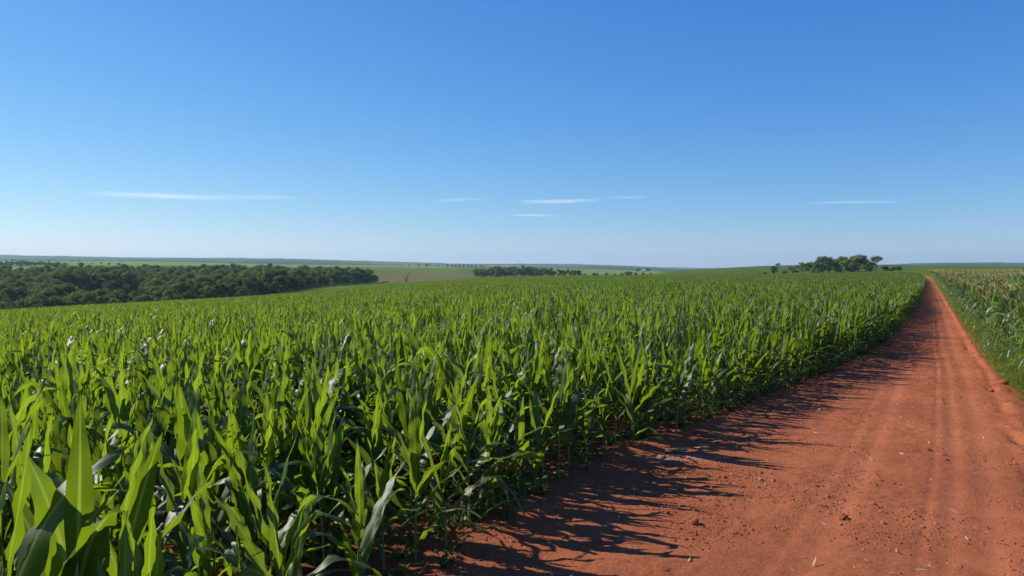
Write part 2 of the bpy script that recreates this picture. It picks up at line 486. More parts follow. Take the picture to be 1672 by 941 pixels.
# ------------------------------------------------------------------ ground sheet
def build_ground():
    th = np.concatenate([np.arange(-44, 44.01, .2), np.arange(45.5, 315.9, 1.5)])
    rr = np.concatenate([[0.15, .6], np.exp(np.linspace(math.log(1.2), math.log(13000), 210))])
    T, RR = np.meshgrid(np.radians(th), rr, indexing='ij')
    X, Y = RR * np.sin(T), RR * np.cos(T)
    Z = zg(X, Y)
    px, yy, r = polar(X, Y)
    ridge = smooth(2600, 5500, yy)
    onroad = smooth(edge_left(Y) - 1.2, edge_left(Y) - .7, X) * (1 - smooth(edge_right(Y) + .9, edge_right(Y) + 1.3, X)) * (Y > -10) * (Y < 450)
    Z = Z + ridge * (fbm(X / 420, Y / 900, 5, 4) * 10) + smooth(4500, 6500, yy) * fbm(X / 70, Y / 500, 9, 3) * 9
    Z = Z + smooth(1, 4, r) * (1 - smooth(300, 600, r)) * fbm(X / 1.6, Y / 1.6, 3, 3) * .05 * (1 - onroad) - .16 * onroad
    nT, nR = X.shape
    idx = np.arange(nT * nR).reshape(nT, nR)
    faces = []
    for i in range(nT):
        i2 = (i + 1) % nT
        a, b = idx[i], idx[i2]
        faces += [(a[j], a[j + 1], b[j + 1], b[j]) for j in range(nR - 1)]
    V = np.stack([X, Y, Z], -1).reshape(-1, 3)
    faces.append(tuple(int(k) for k in idx[:, 0]))
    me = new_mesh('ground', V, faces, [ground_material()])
    # land cover: what grows or lies bare on each piece of land
    C = np.zeros(X.shape + (3,))
    soil = np.array([.140, .042, .022]); crop = np.array([.088, .140, .022]); fallow = np.array([.105, .142, .032])  # soil is darkened to paint in the shade among the maize
    bare = np.array([.125, .118, .042]); pasture = np.array([.145, .215, .055]); wood = np.array([.030, .050, .020]); dark = np.array([.075, .120, .034])
    def put(mask, c):
        nonlocal C
        C = C * (1 - mask[..., None]) + mask[..., None] * c
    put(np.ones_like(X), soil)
    fe = field_end(px)
    put(smooth(1.0, 1.06, yy / fe), crop)
    wob = 1 + .10 * fbm(px / 90, np.log(yy) * 6, 2, 3)
    forest = smooth(170, 215, yy * wob) * (1 - smooth(700, 740, yy * wob)) * (1 - smooth(480, 560, px))
    put(forest, wood)
    put(smooth(720, 780, yy * wob) * (1 - smooth(430, 500, px)), pasture)
    left_band = smooth(1150, 1250, yy * wob) * (1 - smooth(1350, 1450, yy * wob)) * (1 - smooth(380, 440, px))
    put(left_band, dark)
    mid_field = smooth(420, 500, px) * (1 - smooth(840, 900, px + (yy - 900) * .02))
    put(mid_field * smooth(640, 720, yy * wob), fallow)
    put(mid_field * smooth(640, 700, yy * wob) * (1 - smooth(950, 1500, yy * wob)) * smooth(580, 640, px), bare)
    put(mid_field * smooth(1500, 1750, yy * wob) * (1 - smooth(700, 760, px)), pasture)
    put(smooth(735, 770, px) * (1 - smooth(830, 860, px)) * smooth(1180, 1220, yy * wob) * (1 - smooth(1600, 1650, yy * wob)), dark)
    put(smooth(840, 900, px) * (1 - smooth(1060, 1090, px)) * smooth(1050, 1200, yy), pasture * .9)
    put(smooth(1070, 1110, px) * (1 - smooth(1480, 1530, px)) * smooth(600, 700, yy * wob), crop * .72)
    put(smooth(1480, 1530, px) * smooth(560, 700, yy * wob), crop * .75)
    far = smooth(2300, 2900, yy * (1 + .25 * fbm(px / 160, np.log(yy) * 4, 8, 3)))
    patch = smooth(.10, .16, fbm(px / 130 + 3, np.log(yy) * 9, 21, 3))
    put(far, wood * 1.3)
    put(far * patch * (1 - smooth(5200, 6200, yy)), pasture * .75)
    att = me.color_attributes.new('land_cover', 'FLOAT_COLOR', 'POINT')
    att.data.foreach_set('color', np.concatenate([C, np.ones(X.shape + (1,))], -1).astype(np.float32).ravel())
    tag(link('ground', me), kind='structure')


def build_road():
    ys = [-8.0]
    while ys[-1] < 455:
        y = ys[-1]
        ys.append(y + (0.12 if y < 2.5 else 0.035 if y < 9 else 0.035 + (y - 9) * .008))
    ys = np.array(ys); nc = 200
    u = np.linspace(0, 1, nc)
    xl, xr = edge_left(ys) - 1.4, edge_right(ys) + np.minimum(verge(ys), 1.6)
    X = xl[:, None] + (xr - xl)[:, None] * u[None]
    Y = np.repeat(ys[:, None], nc, 1)
    el, er = edge_left(ys)[:, None], edge_right(ys)[:, None]
    w = er - el
    c = (X - el) / w                                   # 0 at the maize, 1 at the grass verge
    det = np.clip(1 - (Y - 30) / 60, 0, 1)
    wig = .05 * fbm(Y / 6, Y * 0, 31, 2)
    tracks = sum(a * np.exp(-((X - er + o + wig * 3) / ww) ** 2) for o, ww, a in ((.62, .16, .9), (.98, .10, .8), (1.22, .045, .6), (2.02, .15, .9), (2.34, .06, .45), (2.95, .09, .3))) * np.ones_like(X)
    tracks = np.clip(tracks, 0, 1) * smooth(-.02, .08, c) * (1 - smooth(.96, 1.05, c))
    Z = zg(X, Y) + .035 + .0004 * np.maximum(Y, 0)
    Z = Z + .05 * fbm(X / 1.5, Y / 1.5, 41, 3) + .035 * det * fbm(X / .22, Y / .22, 43, 4, .6) * (1 - .6 * tracks)
    rough = np.clip(fbm(X / .9, Y / .9, 51, 3) * 3 + .2, 0, 1)
    Z = Z + det * rough * (1 - tracks) * .075 * np.clip(fbm(X / .07, Y / .07, 47, 3, .6) - .03, 0, 1)
    Z = Z - .016 * tracks
    loose = np.exp(-((c - 1.0) / .05) ** 2) * .07 + np.exp(-((X - el) / .35) ** 2) * .06
    Z = Z + loose * (.6 + 1.3 * fbm(X / .5, Y / .5, 61, 3))
    rut = np.exp(-((X - er + .12 + wig * 4) / .10) ** 2) * smooth(2, 8, Y) * (1 - smooth(22, 30, Y))
    Z = Z - rut * .06 * (.5 + fbm(X / .4, Y / .8, 66, 2) * 2)
    Z = Z - .16 * (1 - smooth(0, .03, u))[None] - .16 * smooth(.97, 1, u)[None]
    nY = len(ys)
    idx = np.arange(nY * nc).reshape(nY, nc)
    f = np.stack([idx[:-1, :-1], idx[:-1, 1:], idx[1:, 1:], idx[1:, :-1]], -1).reshape(-1, 4)
    V = np.stack([X, Y, Z], -1).reshape(-1, 3)
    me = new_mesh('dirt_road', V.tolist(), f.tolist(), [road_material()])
    dx, dy = ground_at(1105, 753)
    dust = np.exp(-(((X - dx) / .45) ** 2 + ((Y - dy) / .22) ** 2) ** 1.5)
    dust = np.clip(dust * 1.1, 0, 1)
    edge = np.clip(1 - smooth(-.25, .12, c) + .6 * smooth(1.02, 1.15, c), 0, 1)  # dark margin mask, carries the shade painted under the maize
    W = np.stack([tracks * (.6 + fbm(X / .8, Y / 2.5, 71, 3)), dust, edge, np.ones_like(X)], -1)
    a = me.color_attributes.new('wear_and_shade', 'FLOAT_COLOR', 'POINT')
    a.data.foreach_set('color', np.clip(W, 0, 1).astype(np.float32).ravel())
    tag(link('dirt_road', me), kind='structure')
    return X, Y, Z


build_ground()
ROAD = build_road()


# ------------------------------------------------------------------ maize
def leaf_mesh(rng, L, wmax, phi0, phi1, az, base, segs, across, twist=0.0, ripple=1.0, bendpow=1.6):
    """one maize blade as a strip: midrib arcs from phi0 to phi1 off the vertical"""
    V, UV, F = [], [], []
    p = np.array(base, float)
    hd = np.array([math.cos(az), math.sin(az), 0])
    sd0 = np.array([-math.sin(az), math.cos(az), 0])
    ph_r = rng.uniform(0, 6.28); fr = rng.uniform(9, 15); side_bend = rng.normal(0, .10)
    kink = rng.uniform(.45, .8) if rng.random() < .3 and phi1 > 1.0 else None
    for i in range(segs + 1):
        s = i / segs
        ang = phi0 + (phi1 - phi0) * s ** bendpow
        if kink is not None and s > kink: ang = min(ang + .9, 2.75)
        d = math.sin(ang) * hd + math.cos(ang) * np.array([0, 0, 1.0]) + sd0 * side_bend * s
        d /= np.linalg.norm(d)
        if i: p = p + d * (L / segs)
        sd = sd0 - d * float(np.dot(sd0, d)); sd /= np.linalg.norm(sd)
        nrm = np.cross(sd, d)
        tw = twist * s
        a = sd * math.cos(tw) + nrm * math.sin(tw)
        nn = -sd * math.sin(tw) + nrm * math.cos(tw)
        if nn[2] < 0 and ang < 1.5: pass
        w = wmax * (0.42 + .58 * min(1, s / .3) ** .8) * (max(0.0, 1 - max(0, (s - .38) / .62) ** 1.7)) + .0012
        fold = .34 * (1 - s) ** 1.5 + .06
        for k in range(across + 1):
            q = k / across * 2 - 1
            rip = ripple * .16 * wmax * abs(q) ** 2 * math.sin(fr * s * 1.9 + ph_r + (1.7 if q > 0 else 0)) * min(1, s * 3) * (1 - s * .4)
            pt = p + a * (q * w * .5) - nn * (abs(q) ** 1.3 * w * .5 * -fold) + nn * rip
            V.append(pt); UV.append((k / across, s))
    n = across + 1
    for i in range(segs):
        for k in range(across):
            F.append((i * n + k, i * n + k + 1, (i + 1) * n + k + 1, (i + 1) * n + k))
    return V, F, UV


def plant_spec(rng, h=1.45, n=12, tall=False, lod=2, wide=1.0, arch=0.0):
    """stalk and blades of one plant: list of ('stalk'|'leaf'|'tassel'|'ear', V, F, UV)"""
    out = []
    top = h * (.62 if not tall else .86)
    lean = rng.normal(0, .03, 2)
    def at(z): return (lean[0] * z * z, lean[1] * z * z, z)
    zs = np.linspace(0, top, 9 if lod == 2 else 4)
    pts = [at(z) for z in zs]; rad = [.0135 * (1 - .5 * z / top) + .0015 * (i % 2) for i, z in enumerate(zs)]
    pts[0] = (pts[0][0], pts[0][1], -.05)
    V, F = tube(pts, rad, 7 if lod == 2 else 4)
    out.append(('stalk', V, F, None))
    az0 = rng.uniform(0, 6.28)
    segs, across = {2: (16, 4), 1: (5, 2), 0: (3, 1)}[lod]
    for i in range(n):
        s = i / (n - 1)
        z = top * (.10 + .90 * s ** .92)
        az = az0 + math.pi * i + rng.normal(0, .38)
        mid = math.sin(math.pi * min(1, .18 + .82 * s)) if s < .5 else 1 - .25 * (s - .5)
        L = h * (.29 + .24 * mid) * rng.uniform(.85, 1.15)
        w = (.047 + .038 * mid) * rng.uniform(.85, 1.15) * wide
        if arch: L *= 1.16
        if lod == 0 and not tall: L *= .84; w *= .84
        if tall: L *= .86 * (.66 if s > .72 else 1.0); w *= 1.3
        if s < .3:
            phi0 = rng.uniform(.7, 1.0); phi1 = rng.uniform(1.9, 2.6); w *= .62; L *= .95
        elif s < .72:
            phi0 = rng.uniform(.30, .55) + .12 * arch
            phi1 = rng.uniform(1.5, 2.5) if rng.random() < .72 + .15 * arch else rng.uniform(.5, 1.0)
        else:
            phi0 = rng.uniform(.08, .28)
            phi1 = rng.uniform(.9, 1.9) if rng.random() < (.30 if not tall else .6) else rng.uniform(.10, .45)
            if s > .92: w *= .72
        V, F, UV = leaf_mesh(rng, L, w, phi0, phi1, az, at(z), segs, across, rng.normal(0, .55), rng.uniform(.5, 1.3) + .5 * arch, rng.uniform(1.1, 2.4) + .5 * arch)
        out.append(('leaf', V, F, UV))
    if tall:
        V, F = [], []
        mb = MB()
        for k in range(11 if lod == 2 else 5):
            a = rng.uniform(0, 6.28); t_ = 0 if k == 0 else rng.uniform(.25, .75); l_ = rng.uniform(.20, .34)
            p0 = np.array(at(top)); p1 = p0 + np.array([0, 0, .10 + .03 * k * .3])
            if k == 0: path = [p0, p0 + (0, 0, .18), p0 + (0, 0, .38)]
            else:
                d = np.array([math.cos(a) * math.sin(t_), math.sin(a) * math.sin(t_), math.cos(t_)])
                path = [p1, p1 + d * l_ * .5, p1 + d * l_ + np.array([0, 0, -.03])]
            v_, f_ = tube(path, [.005, .007, .003] if lod == 2 else [.012, .016, .008], 4)
            mb.add(v_, f_)
        out.append(('tassel', mb.v, mb.f, None))
        az = rng.uniform(0, 6.28); p0 = np.array(at(top * .52)); d = np.array([math.cos(az) * .45, math.sin(az) * .45, .9])
        v_, f_ = tube([p0, p0 + d * .06, p0 + d * .16, p0 + d * .23], [.012, .026, .022, .006], 6)
        out.append(('ear', v_, f_, None))
    return out


PART_MAT = {'stalk': 'stalk', 'leaf': 'leaf', 'tassel': 'tassel', 'ear': 'stalk'}


def part_mat(kind, tall):
    return M['tall_leaf'] if (kind == 'leaf' and tall) else M[PART_MAT[kind]]


def fit_height(spec, h):
    top = max(v[2] for kind, V, F, UV in spec for v in V)
    k = h / top
    w = .5 + .5 * k
    return [(kind, [(v[0] * w, v[1] * w, v[2] * k) for v in V], F, UV) for kind, V, F, UV in spec]


def joined_plant(name, specs, tall):
    mats = [M['tall_leaf'] if tall else M['leaf'], M['stalk'], M['tassel']]
    mi = {'leaf': 0, 'stalk': 1, 'tassel': 2, 'ear': 1}
    mb = MB()
    for off, rz, sc, spec in specs:
        c, s = math.cos(rz), math.sin(rz)
        for kind, V, F, UV in spec:
            V2 = [(off[0] + sc * (v[0] * c - v[1] * s), off[1] + sc * (v[0] * s + v[1] * c), off[2] + sc * v[2]) for v in V]
            mb.add(V2, F, UV, mi[kind])
    return bpy.data.objects.new(name, mb.mesh(name, mats))


def scatter(name, pts, rots, scales, idx, protos, label, cat=None, kind='stuff'):
    me = bpy.data.meshes.new(name)
    n = len(pts)
    me.vertices.add(n)
    me.vertices.foreach_set('co', np.asarray(pts, np.float32).ravel())
    a = me.attributes.new('turn', 'FLOAT_VECTOR', 'POINT'); a.data.foreach_set('vector', np.asarray(rots, np.float32).ravel())
    a = me.attributes.new('size', 'FLOAT', 'POINT'); a.data.foreach_set('value', np.asarray(scales, np.float32))
    a = me.attributes.new('pick', 'INT', 'POINT'); a.data.foreach_set('value', np.asarray(idx, np.int32))
    o = link(name, me)
    tag(o, label, cat, kind=kind)
    pc = bpy.data.collections.new(name + '_kinds')
    for p in protos: pc.objects.link(p)
    ng = bpy.data.node_groups.new(name + '_scatter', 'GeometryNodeTree')
    ng.interface.new_socket('Geometry', in_out='INPUT', socket_type='NodeSocketGeometry')
    ng.interface.new_socket('Geometry', in_out='OUTPUT', socket_type='NodeSocketGeometry')
    gi = ng.nodes.new('NodeGroupInput'); go = ng.nodes.new('NodeGroupOutput')
    ci = ng.nodes.new('GeometryNodeCollectionInfo')
    ci.inputs['Collection'].default_value = pc
    ci.inputs['Separate Children'].default_value = True
    ci.inputs['Reset Children'].default_value = True
    ip = ng.nodes.new('GeometryNodeInstanceOnPoints')
    ip.inputs['Pick Instance'].default_value = True
    def named(nm, ty):
        q = ng.nodes.new('GeometryNodeInputNamedAttribute'); q.data_type = ty
        q.inputs['Name'].default_value = nm
        return q.outputs['Attribute']
    e2r = ng.nodes.new('FunctionNodeEulerToRotation')
    L = ng.links.new
    L(named('turn', 'FLOAT_VECTOR'), e2r.inputs[0])
    L(gi.outputs[0], ip.inputs['Points']); L(ci.outputs[0], ip.inputs['Instance'])
    L(named('pick', 'INT'), ip.inputs['Instance Index'])
    L(e2r.outputs[0], ip.inputs['Rotation']); L(named('size', 'FLOAT'), ip.inputs['Scale'])
    L(ip.outputs[0], go.inputs[0])
    md = o.modifiers.new('scatter', 'NODES'); md.node_group = ng
    return o


# every plant position of the field: rows run along the road, trimmed by its edge
def field_points():
    row, step = .56, .235
    P = []
    for b in np.arange(-6, 120, row):
        a = np.arange(-8, 110, step)
        a = a + RNG.normal(0, .035, len(a))
        bb = b + RNG.normal(0, .03, len(a))
        X = a * RD[0] + bb * RN[0]; Y = a * RD[1] + bb * RN[1]
        P.append(np.stack([X, Y, np.full(len(a), b)], -1))
    P = np.concatenate(P)
    gap = edge_left(P[:, 1]) - P[:, 0]
    px = CX + FPX * P[:, 0] / np.maximum(P[:, 1], .1)
    keep = (gap > .28) & (P[:, 1] > -1.0) & (P[:, 0] > -1.05 * np.maximum(P[:, 1], 0) - 3.5) & (P[:, 1] < 72) & (np.hypot(P[:, 0], P[:, 1]) > 1.75)
    keep &= RNG.random(len(P)) > .04
    P = P[keep]
    # the outermost row follows the curve of the road itself
    e = []
    y = -1.0
    while y < 72:
        e.append((edge_left(y) - .12 + random.gauss(0, .05), y, -99)); y += .24 * random.uniform(.7, 1.3)
    E = np.array(e)
    E = E[np.hypot(E[:, 0], E[:, 1]) > 1.9]
    return P, E


PF, PE = field_points()
SRNG = np.random.default_rng(5)
NV = 14
specs = [fit_height(plant_spec(SRNG, 1.45, int(SRNG.integers(11, 14))), 1.46 * SRNG.uniform(.90, 1.07)) for _ in range(NV)]
NEARK = [fit_height(plant_spec(SRNG, 1.5, int(SRNG.integers(11, 13)), wide=1.30, arch=1.0), 1.50 * SRNG.uniform(.92, 1.06)) for _ in range(16)]
WIDE = [fit_height(plant_spec(SRNG, 1.5, 11, wide=1.55), 1.60) for _ in range(3)]
tall_specs = [fit_height(plant_spec(SRNG, 2.4, 13, True), 2.4) for _ in range(6)]

# prototypes of single plants with a mesh per part
def part_meshes(spec, tall):
    out = []
    for kind, V, F, UV in spec:
        out.append((kind, new_mesh(kind, V, F, [part_mat(kind, tall)], UV if UV is not None else [(0.5, .5)] * len(V))))
    return out


PROTO = [part_meshes(s, False) for s in NEARK]
WPROTO = [part_meshes(s, False) for s in WIDE]
TPROTO = [part_meshes(s, True) for s in tall_specs]


def place_plant(name, proto, loc, rz, tilt, sc, label, group):
    t = bpy.data.objects.new(name, None); COL.objects.link(t)
    t.empty_display_size = .2
    t.location = loc; t.rotation_euler = (tilt[0], tilt[1], rz); t.scale = (sc, sc, sc)
    tag(t, label, 'corn plant', group)
    for kind, me in proto:
        o = bpy.data.objects.new(kind, me); COL.objects.link(o); o.parent = t
    return t


allp = np.concatenate([PF, PE])
is_edge = np.concatenate([np.zeros(len(PF), bool), np.ones(len(PE), bool)])
size = np.where(is_edge, RNG.uniform(.72, .98, len(allp)) + np.interp(allp[:, 1], [11, 20], [0, .14]), RNG.uniform(.88, 1.10, len(allp)))
gapd = edge_left(allp[:, 1]) - allp[:, 0]
size = size * np.where((gapd < .7) & (allp[:, 1] < 15), .92, 1.0)
size = size * np.where((allp[:, 1] < 4.2) & (gapd > .9), 1.10, 1.0)
size = size * (1 + .14 * fbm(allp[:, 0] / 5, allp[:, 1] / 5, 77, 2))
zz = zg(allp[:, 0], allp[:, 1])
depth = allp[:, 1]
tt = allp[:, 0] / np.maximum(depth, .3)
inview = (tt > -.73) & (tt < .72) & (depth > 1.2)
# plants one can pick out in the photo: pixel of the foot, row of the tip, which kind, label
HERO = [((95, 3.0), 640, 'w0', 'tallest broad leaved maize plant in the bottom left corner, sun glowing through its leaves'),
        ((12, 2.9), 690, 'w1', 'broad leaved maize plant cut off by the left edge at the bottom corner'),
        ((178, 3.5), 672, 'w2', 'broad leaved maize plant just right of the tallest one in the bottom left corner'),
        ((529, 950), 637, 2, 'upright maize plant standing out in front at the bottom edge, stalk in sight'),
        ((627, 950), 700, 7, 'short maize plant at the bottom edge between two taller ones by the road'),
        ((678, 926), 617, 5, 'tall slim maize plant on the road edge just behind the shortest plant'),
        ((768, 876), 622, 9, 'maize plant with a bare lower stalk on the nearest bend of the road edge'),
        ((913, 791), 562, 11, 'maize plant standing a little out onto the red soil, left of the dry leaf'),
        ((1035, 742), 556, 4, 'bushy maize plant on the road edge next to the pale dry leaf'),
        ((1104, 716), 547, 12, 'maize plant on the road edge just beyond the pale dry leaf')]
heroes = []
dropped = (RNG.random(len(allp)) > np.interp(depth, [3, 13], [.58, 1.0])) & ~is_edge
for (hx, hy), tip, kd, lab in HERO:
    x, y = ground_at(hx, hy) if hy > 50 else spot(hx, hy)
    v = (CY - tip) / FPX
    top = EYE + y * (-math.sin(PITCH) + v * math.cos(PITCH)) / (math.cos(PITCH) + v * math.sin(PITCH)) - float(zg(x, y))
    heroes.append((x, y, kd, top, lab))
    dropped |= np.hypot(allp[:, 0] - x, allp[:, 1] - y) < .27
    if hy > 800: dropped |= (np.abs(allp[:, 0] - x * allp[:, 1] / y) < .16) & (allp[:, 1] < y) & (allp[:, 1] > y - 1.2)
order = np.argsort(np.where(inview & ~dropped, depth / size, 1e9))
N_NEAR = 245
def tip_height(proto): return max(vv.co.z for kind, me in proto for vv in me.vertices)
for x, y, kd, top, lab in heroes:
    pr = WPROTO[int(kd[1])] if isinstance(kd, str) else PROTO[kd]
    place_plant('corn_plant', pr, (x, y, float(zg(x, y))), RNG.uniform(0, 6.28), RNG.normal(0, .03, 2), top / tip_height(pr), lab, 'maize plants one can pick out along the near edge')
near = order[:N_NEAR]
near_set = np.zeros(len(allp), bool); near_set[near] = True
G_EDGE, G_IN = 'maize plants of the row along the road', 'maize plants standing inside the green field'
for q, k in enumerate(near):
    x, y = allp[k, 0], allp[k, 1]
    lab = 'green maize plant in the outermost row, its base open to the red road' if gapd[k] < .75 else 'green maize plant inside the near field, hemmed in by other maize on all sides'
    pr = PROTO[int(RNG.integers(16))]
    place_plant('corn_plant', pr, (x, y, zz[k]), RNG.uniform(0, 6.28), RNG.normal(0, .045, 2), size[k], lab, G_EDGE if gapd[k] < .75 else G_IN)

# nearest stretch stands thinner
rest = ~near_set & ~dropped & (RNG.random(len(allp)) < np.interp(depth, [6, 16], [.70, 1.0]))
# edge strip further out
E2 = []
for b in np.arange(0, 4.6, .55):
    y = np.arange(72, 300, .28 + .04 * b)
    y = y + RNG.normal(0, .05, len(y))
    E2.append(np.stack([edge_left(y) - .12 - b + RNG.normal(0, .05, len(y)), y], -1))
E2 = np.concatenate(E2)
sp = np.concatenate([np.stack([allp[rest, 0], allp[rest, 1], zz[rest]], -1), np.stack([E2[:, 0], E2[:, 1], zg(E2[:, 0], E2[:, 1])], -1)])
ss = np.concatenate([size[rest], RNG.uniform(.85, 1.1, len(E2))])
rot = np.stack([RNG.normal(0, .05, len(sp)), RNG.normal(0, .05, len(sp)), RNG.uniform(0, 6.28, len(sp))], -1)
protos = [joined_plant('maize', [((0, 0, 0), 0, 1, s)], False) for s in specs]
scatter('maize_rows', sp, rot, ss, RNG.integers(0, NV, len(sp)), protos, 'green maize rows filling the field behind the nearest plants', 'corn field')

# far field: clumps of rows, nine square metres each
def clump(rng, tall):
    out = []
    for b in np.arange(-1.5 + .27, 1.5, .54):
        for a in np.arange(-1.5 + .12, 1.5, .24):
            s = fit_height(plant_spec(rng, 1.45 if not tall else 2.4, 10 if not tall else 8, tall, lod=0), 1.40 if not tall else 2.4)
            out.append(((a + rng.normal(0, .04), b + rng.normal(0, .04), 0), rng.uniform(0, 6.28), rng.uniform(.85, 1.1), s))
    return joined_plant('maize_block', out, tall)


CR = np.random.default_rng(8)
clumps = [clump(CR, False) for _ in range(6)]
a_, b_ = np.meshgrid(np.arange(0, 560, 3.0), np.arange(-20, 420, 3.0), indexing='ij')
X = (a_ * RD[0] + b_ * RN[0]).ravel(); Y = (a_ * RD[1] + b_ * RN[1]).ravel()
pxx = CX + FPX * X / np.maximum(Y, 1)
k = (Y > 70.5) & (Y < field_end(pxx) - 4 + 8 * fbm(X / 15, Y / 15, 4, 2)) & (X < edge_left(Y) - np.where(Y < 298, 5.6, 2.0)) & (pxx > -250)
X, Y = X[k], Y[k]
rz = math.atan2(RD[1], RD[0]) + math.pi * RNG.integers(0, 2, len(X))
scatter('maize_field', np.stack([X, Y, zg(X, Y)], -1), np.stack([X * 0, X * 0, rz], -1), 1 + .16 * fbm(X / 25, Y / 25, 6, 3) + RNG.uniform(-.04, .04, len(X)),
        RNG.integers(0, 6, len(X)), clumps, 'distant green maize sloping away to the valley', 'corn field')

# ---- taller tasselled maize right of the road
TP = []
for b in np.arange(0, 30, .62):
    y = np.arange(9, 95, .27)
    y = y + RNG.normal(0, .05, len(y))
    TP.append(np.stack([edge_right(y) + verge(y) + .15 + b + RNG.normal(0, .06, len(y)), y], -1))
TP = np.concatenate(TP)
TP = TP[(TP[:, 0] < .80 * TP[:, 1] + 1.0)]
tz = zg(TP[:, 0], TP[:, 1])
gt = TP[:, 0] - edge_right(TP[:, 1]) - verge(TP[:, 1])
tsz = RNG.uniform(.86, 1.06, len(TP)) * np.where(gt < .9, .86, 1)
vis = TP[:, 0] / TP[:, 1] < .70
nt_ = np.argsort(np.where(vis & (gt < 2.2), TP[:, 1], 1e9))[:45]
tn = np.zeros(len(TP), bool); tn[nt_] = True
for k in nt_:
    place_plant('corn_plant', TPROTO[int(RNG.integers(6))], (TP[k, 0], TP[k, 1], tz[k]), RNG.uniform(0, 6.28), RNG.normal(0, .05, 2), tsz[k],
                'tall maize plant with a brown tassel, right of the road behind the grass verge', 'tasselled maize plants right of the road')
r_ = ~tn
tprotos = [joined_plant('tall_maize', [((0, 0, 0), 0, 1, s)], True) for s in tall_specs]
n_ = int(r_.sum())
scatter('tasselled_maize', np.stack([TP[r_, 0], TP[r_, 1], tz[r_]], -1), np.stack([RNG.normal(0, .06, n_), RNG.normal(0, .06, n_), RNG.uniform(0, 6.28, n_)], -1),
        tsz[r_], RNG.integers(0, 6, n_), tprotos, 'tall maize with brown tassels filling the right-hand field', 'corn field')
tclumps = [clump(CR, True) for _ in range(4)]
a_, b_ = np.meshgrid(np.arange(0, 420, 3.0), np.arange(1.6, 190, 3.0), indexing='ij')
Y = (90 + a_ * .87).ravel(); X = edge_right(Y) + verge(Y) + b_.ravel()
k = (X < .8 * Y) & (Y < 400); X, Y = X[k], Y[k]
scatter('far_tasselled_maize', np.stack([X, Y, zg(X, Y)], -1), np.stack([X * 0, X * 0, math.atan2(RD[1], RD[0]) + 0 * X], -1), RNG.uniform(.9, 1.08, len(X)),
        RNG.integers(0, 4, len(X)), tclumps, 'distant brown topped maize right of the road', 'corn field')


# ------------------------------------------------------------------ grass, weeds, clods, litter
def tuft(rng, n, h, spread, wid, mat, wide=False):
    mb = MB()
    for _ in range(n):
        az = rng.uniform(0, 6.28); b = (rng.normal(0, spread), rng.normal(0, spread), -.01)
        L = h * rng.uniform(.5, 1.15)
        V, F, UV = leaf_mesh(rng, L, wid * rng.uniform(.7, 1.3), rng.uniform(.05, .7), rng.uniform(.7, 2.2), az, b, 5, 2 if wide else 1, rng.normal(0, .5), .4)
        mb.add(V, F, UV)
    o = bpy.data.objects.new('tuft', mb.mesh('tuft', [mat]))
    return o


def weed(rng):
    mb = MB()
    for _ in range(5):
        az = rng.uniform(0, 6.28); h = rng.uniform(.10, .28); ln = rng.uniform(.1, .5)
        tip = np.array([math.cos(az) * ln * h, math.sin(az) * ln * h, h])
        v, f = tube([(0, 0, -.01), tip * .5 + (0, 0, .02), tip], [.003, .0025, .0015], 4); mb.add(v, f, None, 1)
        for q in range(6):
            p = tip * (q + 1) / 6
            V, F, UV = leaf_mesh(rng, rng.uniform(.05, .10), rng.uniform(.02, .04), rng.uniform(.6, 1.2), rng.uniform(1.2, 2.0), rng.uniform(0, 6.28), p, 4, 2, 0, .3)
            mb.add(V, F, UV, 0)
    return bpy.data.objects.new('weed', mb.mesh('weed', [M['weed_leaf'], M['stalk']]))


GR = np.random.default_rng(21)
tufts = [tuft(GR, 26, .34, .05, .010, M['grass_blade']) for _ in range(4)] + [tuft(GR, 18, .52, .05, .016, M['grass_blade'], True) for _ in range(3)]
low_tufts = [tuft(GR, 16, .16, .04, .007, M['grass_blade']) for _ in range(3)]
weeds = [weed(GR) for _ in range(5)]
P = []
for y0, y1, n in ((7, 30, 9500), (30, 70, 7000), (70, 320, 9000)):
    y = RNG.uniform(y0, y1, n)
    q = RNG.beta(1.4, 1.1, n) * 1.35 - .10
    x = edge_right(y) + q * (verge(y) + .5)
    P.append(np.stack([x, y, q], -1))
P = np.concatenate(P)
P = P[(P[:, 0] < .8 * P[:, 1]) & (RNG.random(len(P)) < np.clip(.35 + 1.6 * P[:, 2] + 1.8 * fbm(P[:, 0] / .8, P[:, 1] / .8, 12, 3), .05, 1))]
near_road = np.clip(P[:, 2] * 2.2, .25, 1)
sc = .85 * near_road * RNG.uniform(.6, 1.25, len(P)) * np.where(P[:, 1] > 70, 1.5, 1)
n = len(P)
scatter('verge_grass', np.stack([P[:, 0], P[:, 1], zg(P[:, 0], P[:, 1])], -1), np.stack([RNG.normal(0, .15, n), RNG.normal(0, .15, n), RNG.uniform(0, 6.28, n)], -1), sc,
        RNG.integers(0, 12, n), tufts + weeds, 'rough grass and weeds on the verge right of the road', 'grass')
# weeds at the foot of the maize
y = np.concatenate([RNG.uniform(4, 30, 1500), RNG.uniform(30, 120, 1500)])
g = np.abs(RNG.normal(0, .45, len(y)))
x = edge_left(y) + .12 - g
k = (fbm(x / .7, y / .7, 19, 3) + RNG.uniform(-.2, .2, len(y)) + np.clip((y - 9) / 40, -.1, .15) > .03)
x, y = x[k], y[k]; n = len(x)
low2 = [weed(GR) for _ in range(4)] + low_tufts
scatter('field_edge_weeds', np.stack([x, y, zg(x, y) + .02], -1), np.stack([0 * x, 0 * x, RNG.uniform(0, 6.28, n)], -1), RNG.uniform(.4, 1.0, n) * (1 + np.clip((y - 10) / 25, 0, .7)), RNG.integers(0, 7, n), low2,
        'small weeds at the foot of the maize along the road', 'weeds')


